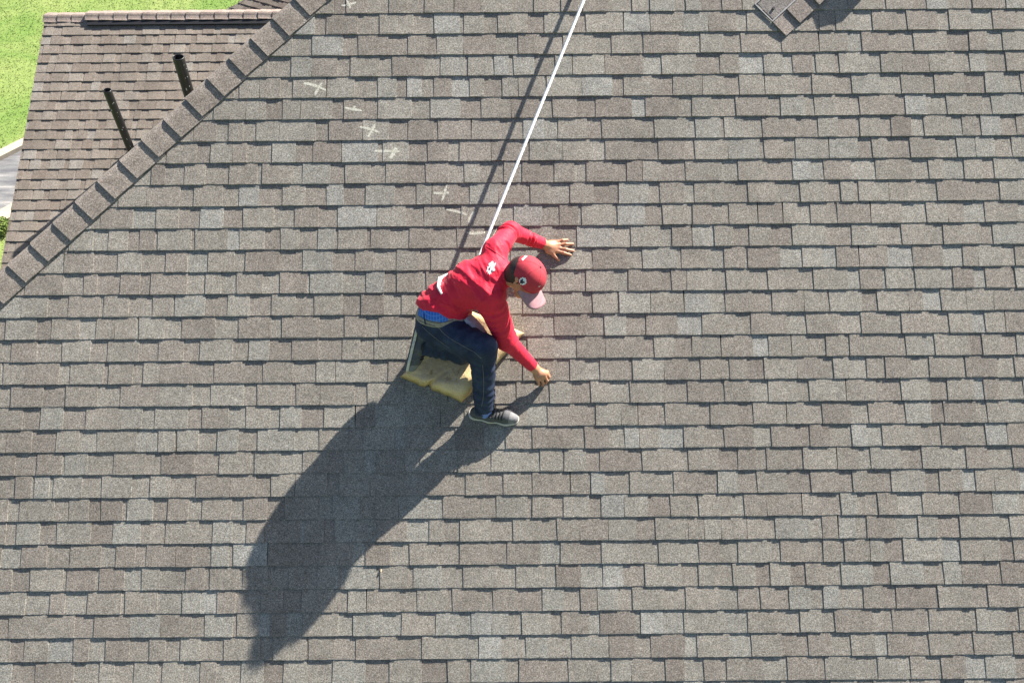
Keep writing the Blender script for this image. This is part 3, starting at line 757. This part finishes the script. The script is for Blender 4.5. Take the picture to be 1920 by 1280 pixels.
shirt = blob('shirt', Sh, .0055, M_RED, person, clips=((hem_c, hem_n, .30), (wrL-unit(wrL-elL)*.004, wrL-elL, .07), (wrR-unit(wrR-elR)*.012, wrR-elR, .07)), it=2, disp=shirt_disp)

# jeans, boxers, belt share the pelvis
pel_c = L(818, 594, .37); pel_n = unit([.17, .93, .36])
def jeans_disp(V):
    d = np.zeros(len(V))
    nz_ = np.array([mnoise.noise(Vector(v*8)) for v in V]); n2 = np.array([mnoise.noise(Vector((v[0]*9, v[1]*22, v[2]*9))) for v in V])
    for (a, b, amp, lam, rad, t0) in ((kneeR, ankR, .0035, .05, .085, 1.0), (hipR, kneeR, .004, .07, .12, .9), (kneeL, ankL, .004, .045, .09, .6)):
        t, r = arm_t(V, a, b); ln = np.linalg.norm(b-a); w = np.clip((rad-r)/.02, 0, 1)*np.clip((t+.1)*5, 0, 1)*np.clip((1.05-t)*5, 0, 1)
        d += w*amp*np.sin(2*math.pi*t*ln/lam+nz_*5)
    return d+.004*n2
Jn = [cap_(hipR, hipL, .104, .10, .05), cap_(L(810, 620, .25), L(810, 597, .25), .09, .085, .05), cap_(pel_c, (hipL+hipR)/2, .092, .10, .04), cap_(pel_c, L(852, 602, .33), .088, .08, .05),
      cap_(hipR, kneeR, .108, .088, .04), cap_(L(880, 650, .30), L(905, 662, .305), .088, .086, .04), cap_(kneeR, ankR+unit(ankR-kneeR)*.02, .080, .062, .025), cap_(hipL, kneeL, .10, .078, .04), cap_(kneeL, ankL+unit(ankL-kneeL)*.02, .075, .062, .03)]
jeans = blob('jeans', Jn, .0062, M_DENIM, person, clips=((pel_c+pel_n*.012, pel_n, .26), (ankR+unit(ankR-kneeR)*.042, unit(ankR-kneeR)+np.array([.25, 0, 0]), .12), (ankL+unit(ankL-kneeL)*.022, ankL-kneeL, .10)), it=2, disp=jeans_disp)
def grow(pr, e): return [dict(p, ra=p['ra']+e, rb=p['rb']+e) for p in pr]
belt = blob('belt', grow(Jn[:4], .006), .005, M_BELT, person, clips=((pel_c+pel_n*.030, pel_n, None), (pel_c-pel_n*.036, -pel_n, None)), it=1)
boxers = blob('boxer_shorts', grow(Jn[2:4], -.002)+[cap_(pel_c, waist, .100, .10, .04)], .006, M_PLAID, person, clips=((pel_c+pel_n*.075, pel_n, None), (pel_c, -pel_n, None)), it=1)

# hair, cap
hair = blob('hair', [cap_(hd_(-.028, 0, .012), hd_(.006, 0, .03), .094, .084, .02, (hrt, .94)), cap_(hd_(-.045, 0, -.045), hd_(-.04, 0, .0), .066, .074, .03)], .004, M_HAIR, person,
            clips=((hd_(.0, 0, -.02), unit(hfw*.75-hup*.45), None),), it=1)
V, Fc = [], []; na, nb = 48, 18
ca, cbx, cc = .112, .097, .112
for j in range(nb+1):
    ph = math.radians(-6+96*j/nb)
    for i in range(na):
        th = 2*math.pi*i/na; seam = 1-.010*math.exp(-((((th/(math.pi/3)) % 1)-.5)/.06)**2)*math.cos(ph)
        rr = seam*(1+.008*mnoise.noise(Vector((3*math.cos(th), 3*math.sin(th), ph*3))))
        V.append(hd_(-.004+ca*rr*math.cos(ph)**.85*math.cos(th) if math.cos(ph) > 0 else -.004, cbx*rr*max(math.cos(ph), 0)**.85*math.sin(th), .026+cc*.93*math.sin(ph)))
for j in range(nb):
    for i in range(na): Fc.append((j*na+i, j*na+(i+1) % na, (j+1)*na+(i+1) % na, (j+1)*na+i))
CapT = BVHTree.FromPolygons([Vector(v) for v in V], Fc)
capo = mesh_obj('cap', [v-BASE for v in V], Fc, M_CAP, person, smooth=True)
v, f = tube_vf([hd_(-.004, 0, .128), hd_(-.004, 0, .134)], [.0075, .005], 10); mesh_obj('button', [x-BASE for x in v], f, M_DARK, capo, smooth=True)
V, Fc = [], []; ni, nj = 21, 9
for side in (0, 1):
    for j in range(nj):
        s = j/(nj-1)
        for i in range(ni):
            t = -1+2*i/(ni-1); th = t*1.18
            f0, r0 = ca*.97*math.cos(th), cbx*.99*math.sin(th)
            f1, r1 = .100+.088*math.sqrt(max(0, 1-(abs(t))**2.6)), .088*math.sin(t*1.45)/math.sin(1.45)
            if abs(t) > .98: f1, r1 = f0, r0
            fx, rx = f0+(f1-f0)*s, r0+(r1-r0)*s
            V.append(hd_(fx, rx, .022-.030*(abs(t)**2)-.022*s-(.004 if side else 0)))
n1 = ni*nj
for j in range(nj-1):
    for i in range(ni-1):
        q = (j*ni+i, j*ni+i+1, (j+1)*ni+i+1, (j+1)*ni+i); Fc.append(q); Fc.append(tuple(n1+k for k in q[::-1]))
for i in range(ni-1): Fc.append(((nj-1)*ni+i, (nj-1)*ni+i+1, n1+(nj-1)*ni+i+1, n1+(nj-1)*ni+i))
mesh_obj('brim', [x-BASE for x in V], Fc, M_BRIM, capo, smooth=True)

def jag(cx, cy, rx, ry, n, amp, seed, rot=0, rnd=None):
    r = random.Random(seed); out = []
    for i in range(n):
        a = 2*math.pi*i/n; k = 1+(amp if i % 2 else -amp)+r.uniform(-1, 1)*(amp*.6 if rnd is None else rnd); x, y = rx*k*math.cos(a), ry*k*math.sin(a)
        out.append((cx+x*math.cos(rot)-y*math.sin(rot), cy+x*math.sin(rot)+y*math.cos(rot)))
    return out
patch('emblem', CapT, jag(980.5, 527, 7.0, 7.0, 20, .10, 1), M_WHITE, capo, .0015)
patch('emblem_mark', CapT, jag(979.5, 527.5, 4.2, 4.6, 12, .22, 2), M_DARK, capo, .0025)
patch('emblem_mark', CapT, jag(982.5, 525.5, 1.9, 1.7, 9, .3, 3), M_WHITE, capo, .0032)
patch('swoosh', CapT, [(1009, 536), (1010.5, 538), (1014, 535.2), (1010.8, 536.8)], M_WHITE, capo, .002, 2)
patch('strap', CapT, [(978, 486), (984, 480), (988, 478), (990, 480), (985, 484), (980, 489)], M_WHITE, capo, .0015, 3)
for az in (35, 95, 150, 215, 275, 330):
    q = []
    for j in range(14):
        el = math.radians(2+84*j/13); a_ = math.radians(az); dd = Vector(math.cos(el)*math.cos(a_)*hfw+math.cos(el)*math.sin(a_)*hrt+math.sin(el)*hup)
        hit = CapT.ray_cast(Vector(hd_(-.004, 0, .026)), dd)
        if hit[0] is not None: q.append(np.array(hit[0])+np.array(dd)*.0003)
    if len(q) > 3:
        v, f = tube_vf(q, .0011, 5); mesh_obj('seam', [x-BASE for x in v], f, M_CAP, capo, smooth=True)
ST = TREES['shirt']
patch('emblem', ST, jag(921, 502.5, 6.6, 11.0, 30, .05, 6, .35, .34), M_WHITE, shirt, .002)
patch('emblem_mark', ST, jag(918, 504, 2.0, 3.8, 11, .3, 7, .3, .4), M_DARK, shirt, .0032, 2)
patch('emblem_mark', ST, jag(922.5, 508.5, 1.6, 2.2, 8, .3, 9), M_DARK, shirt, .0032, 2)
for pts in ([(893, 577), (903, 566), (920, 552), (938, 545), (951, 548)], [(912, 462), (925, 470), (938, 480), (947, 487)], [(812, 560), (840, 572), (868, 580)]):
    line_on('seam', ST, pts, .0014, M_RED, shirt)
JT = TREES['jeans']
for pts in ([(820, 612), (838, 630), (862, 645), (889, 660), (903, 672)], [(905, 684), (907, 715), (906, 745), (903, 762)], [(792, 612), (806, 625), (825, 640), (842, 652)]):
    line_on('seam', JT, pts, .0011, M_STITCH, jeans)
V, Fc = [], []  # added pale strip: sunlight on the thigh's edge, put in as grey colour
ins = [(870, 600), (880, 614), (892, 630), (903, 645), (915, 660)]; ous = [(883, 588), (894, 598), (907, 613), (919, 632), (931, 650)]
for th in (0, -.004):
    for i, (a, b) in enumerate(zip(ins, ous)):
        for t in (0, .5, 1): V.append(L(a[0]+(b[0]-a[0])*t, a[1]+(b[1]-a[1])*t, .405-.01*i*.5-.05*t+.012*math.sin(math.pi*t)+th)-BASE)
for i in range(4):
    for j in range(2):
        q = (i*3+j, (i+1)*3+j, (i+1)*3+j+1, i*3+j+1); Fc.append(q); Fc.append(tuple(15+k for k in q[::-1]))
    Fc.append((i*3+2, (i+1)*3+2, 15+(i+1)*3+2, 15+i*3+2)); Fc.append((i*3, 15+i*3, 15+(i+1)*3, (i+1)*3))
mesh_obj('thigh_sunlight_strip', V, Fc, simple('thigh_sunlight_grey', (.36, .37, .39), .8, nscale=50, namp=.25), jeans, smooth=True)['label'] = 'light grey strip standing in for the sunlit edge of the thigh'
BT = TREES['belt']
for pts in ([(786, 592), (800, 600), (822, 605), (850, 600)], [(785, 600), (800, 607), (815, 611)]):
    line_on('stripe', BT, pts, .0016, M_DARK, belt)
line_on('belt_loop', BT, [(795, 585), (796, 597), (798, 608)], .004, M_DENIM, belt)

# shoes
def shoe(heel, toe, upv, ank, seed):
    d = unit(toe-heel); up = unit(upv-d*(upv @ d)); sd_ = np.cross(up, d); ln = np.linalg.norm(toe-heel)
    P = lambda a, s, u: heel+d*a*ln+sd_*s+up*u
    up_pr = [cap_(P(.0, 0, .05), P(.38, 0, .055), .036, .042, .03), cap_(P(.38, 0, .055), P(.72, .004, .042), .042, .041, .03), cap_(P(.72, .004, .040), P(.92, .0, .034), .041, .030, .03, ),
             cap_(P(.06, 0, .06), P(.10, 0, .105), .037, .038, .02)]
    o = blob('shoe', up_pr, .0045, M_SHOE, person, clips=((P(.4, 0, .017), -up, None), (P(.1, 0, .112), up+d*.25, .09)), it=1)
    T = TREES['shoe']
    sp = [cap_(P(-.02, 0, .012), P(.35, 0, .012), .042, .041, .03, (up, .9)), cap_(P(.35, 0, .012), P(.74, .004, .012), .041, .049, .03), cap_(P(.74, .004, .012), P(.93, 0, .014), .048, .036, .03)]
    blob('sole', sp, .0042, M_SOLE, o, clips=((P(.4, 0, .024), up, None), (P(.4, 0, .0), -up, None)), it=1)
    blob('outsole', grow(sp, .0012), .0036, M_SHOE, o, clips=((P(.4, 0, .009), up, None), (P(.4, 0, -.001), -up, None)), it=1)
    tc = [cap_(P(.80, .002, .040), P(.93, 0, .034), .0425, .032, .02)]
    blob('toe_cap', tc, .0045, M_TOE, o, clips=((P(.76, 0, .04), -d, None), (P(.4, 0, .022), -up, None)), it=1)
    for i in range(5):
        a = .36+.075*i; q = [P(a+.02*(1 if j % 2 else 0)*0, s, .0) for j, s in enumerate((0,))]
        pts = []
        for s in np.linspace(-.032, .032, 9):
            hit = T.ray_cast(Vector(P(a+s*.5, s, .2)), Vector(-up))
            if hit[0] is not None: pts.append(np.array(hit[0])+up*.002)
        if len(pts) > 2:
            v, f = tube_vf(pts, .0045, 6); mesh_obj('lace', [x-BASE for x in v], f, M_LACE, o, smooth=True)
    return o
shoe(L(892, 776, .006), L(968, 787, .006), np.array([0, .25, 1.0]), ankR, 1)
shoe(L(777, 618, .29), L(760, 690, .175), np.array([1.0, .22, .12]), ankL, 2)
blob('sock', [cap_(ankL, L(790, 648, .24), .050, .046, .02)], .005, M_LACE, person, it=1)
blob('sock', [cap_(ankR-np.array([0, .01, .0]), L(910, 772, .075), .046, .044, .02)], .005, M_SOCK, person, it=1)

# ------------------------------------------------------------------ foam cushion
A_, B_, C_, D_ = L(749, 706, .035), L(866, 755, .03), L(984, 622, .10), L(872, 576, .10)
V, Fc = [], []; nu, nv = 46, 62; TH = .15
def foam_pt(s, t, top):
    p = (A_*(1-s)+B_*s)*(1-t)+(D_*(1-s)+C_*s)*t
    e = min(s, 1-s)*.40; g2 = min(t, 1-t)*.6
    n3 = mnoise.noise(Vector((s*3.1, t*4.2, 1.7))); n4 = mnoise.noise(Vector((s*9, t*12, 4.7))); n5 = mnoise.noise(Vector((s*24, t*34, 9.7)))
    rnd = .045*(math.exp(-e/.016)+math.exp(-g2/.016))
    crease = math.exp(-((s-.46-.15*t)/.035)**2)*max(0, 1-t*3.2)
    if top:
        tear = max(0, 1-t*2.6)*max(0, 1-s*1.5)
        h = TH+.010*n3+(.005+.018*tear)*n4+(.001+.005*tear)*n5-rnd*.6-.026*crease-.03*math.exp(-(((s-.3)/.3)**2+((t-.45)/.25)**2))+.02*math.exp(-(((s-.85)/.25)**2+((t-.2)/.2)**2))
    else: h = 0.0
    edge = (.010*n3+.006*n4)*max(.12, 1-1.6*t)
    p = p.copy(); p[:2] += edge*(p[:2]-(A_+B_+C_+D_)[:2]/4)/.3
    if top: p[:2] += ((A_+B_+C_+D_)[:2]/4-p[:2])*(.08*math.exp(-t/.25)+.03)
    if t < .15: p[1] += .03*crease*(1-t/.15)
    p[2] = h+.004 if top else .012
    return p
for top in (1, 0):
    for j in range(nv+1):
        for i in range(nu+1): V.append(foam_pt(i/nu, j/nv, top))
m = (nu+1)*(nv+1)
for j in range(nv):
    for i in range(nu):
        a = j*(nu+1)+i; q = (a, a+1, a+nu+2, a+nu+1); Fc.append(q); Fc.append(tuple(m+k for k in q[::-1]))
for i in range(nu): Fc.append((i, m+i, m+i+1, i+1)); a = nv*(nu+1)+i; Fc.append((a, a+1, m+a+1, m+a))
for j in range(nv): a = j*(nu+1); Fc.append((a, a+nu+1, m+a+nu+1, m+a)); a += nu; Fc.append((a, m+a, m+a+nu+1, a+nu+1))
fo = mesh_obj('foam_cushion', [v-BASE for v in V], Fc, M_FOAM, None, smooth=True); fo.matrix_world = PM
tag(fo, 'torn block of yellow foam cushion under the kneeling worker', 'cushion')

# ------------------------------------------------------------------ rope
rp = [L(1250, -370, .05), L(1170, -180, .09), L(1095, 0, .125), L(1000, 232, .145), L(906, 463, .165), L(897, 486, .19), L(882, 508, .26)]
path = []
for a, b in zip(rp[:-1], rp[1:]): path += [a+(b-a)*t for t in np.linspace(0, 1, max(12, int(np.linalg.norm(b-a)/.007)), endpoint=False)]
wr = [on(ST, *p, .008) for p in spline([np.array(p, float) for p in ((862, 488), (854, 494), (846, 500), (837, 507), (829, 517), (825, 529), (824, 540), (828, 550))], 8)]
wr = [x for x in wr if x is not None]
path += spline([rp[-1], L(862, 506, .36), wr[0]], 8)[:-1]+wr+[wr[-1]+np.array([.01, -.02, -.08])]
nw = len(wr)+1; rad = [.0102+.0002*math.sin(i*1.9) for i in range(len(path)-nw)]+[.0125-.007*i/nw for i in range(nw)]
v, f = tube_vf(path, rad, 14)
sl = 0.0
for i in range(len(path)):
    if i: sl += np.linalg.norm(path[i]-path[i-1])
    for k in range(14): v[i*14+k] = path[i]+(v[i*14+k]-path[i])*(1+.08*math.cos(3*(2*math.pi*k/14)-2*math.pi*sl/.03))
ro = mesh_obj('safety_rope', [x-BASE for x in v], f, M_ROPE, None, smooth=True); ro.matrix_world = PM
tag(ro, 'taut white safety rope running up the roof from the waist of the worker', 'rope')

# ------------------------------------------------------------------ wood chip lying on the slope
cp = L(714, 1070, .012); v, f = tube_vf([(-.002, -.013, 0), (.001, .0, .002), (.003, .012, 0)], [.002, .0045, .002], 6)
co = mesh_obj('wood_chip', v, f, simple('dry_wood', (.55, .42, .28), .8, nscale=60), None); co.matrix_world = frame_matrix(R0, VV, NN, to_world(cp))
tag(co, 'tiny pale wood chip lying on the shingles below the shadow of the worker', 'wood chip')
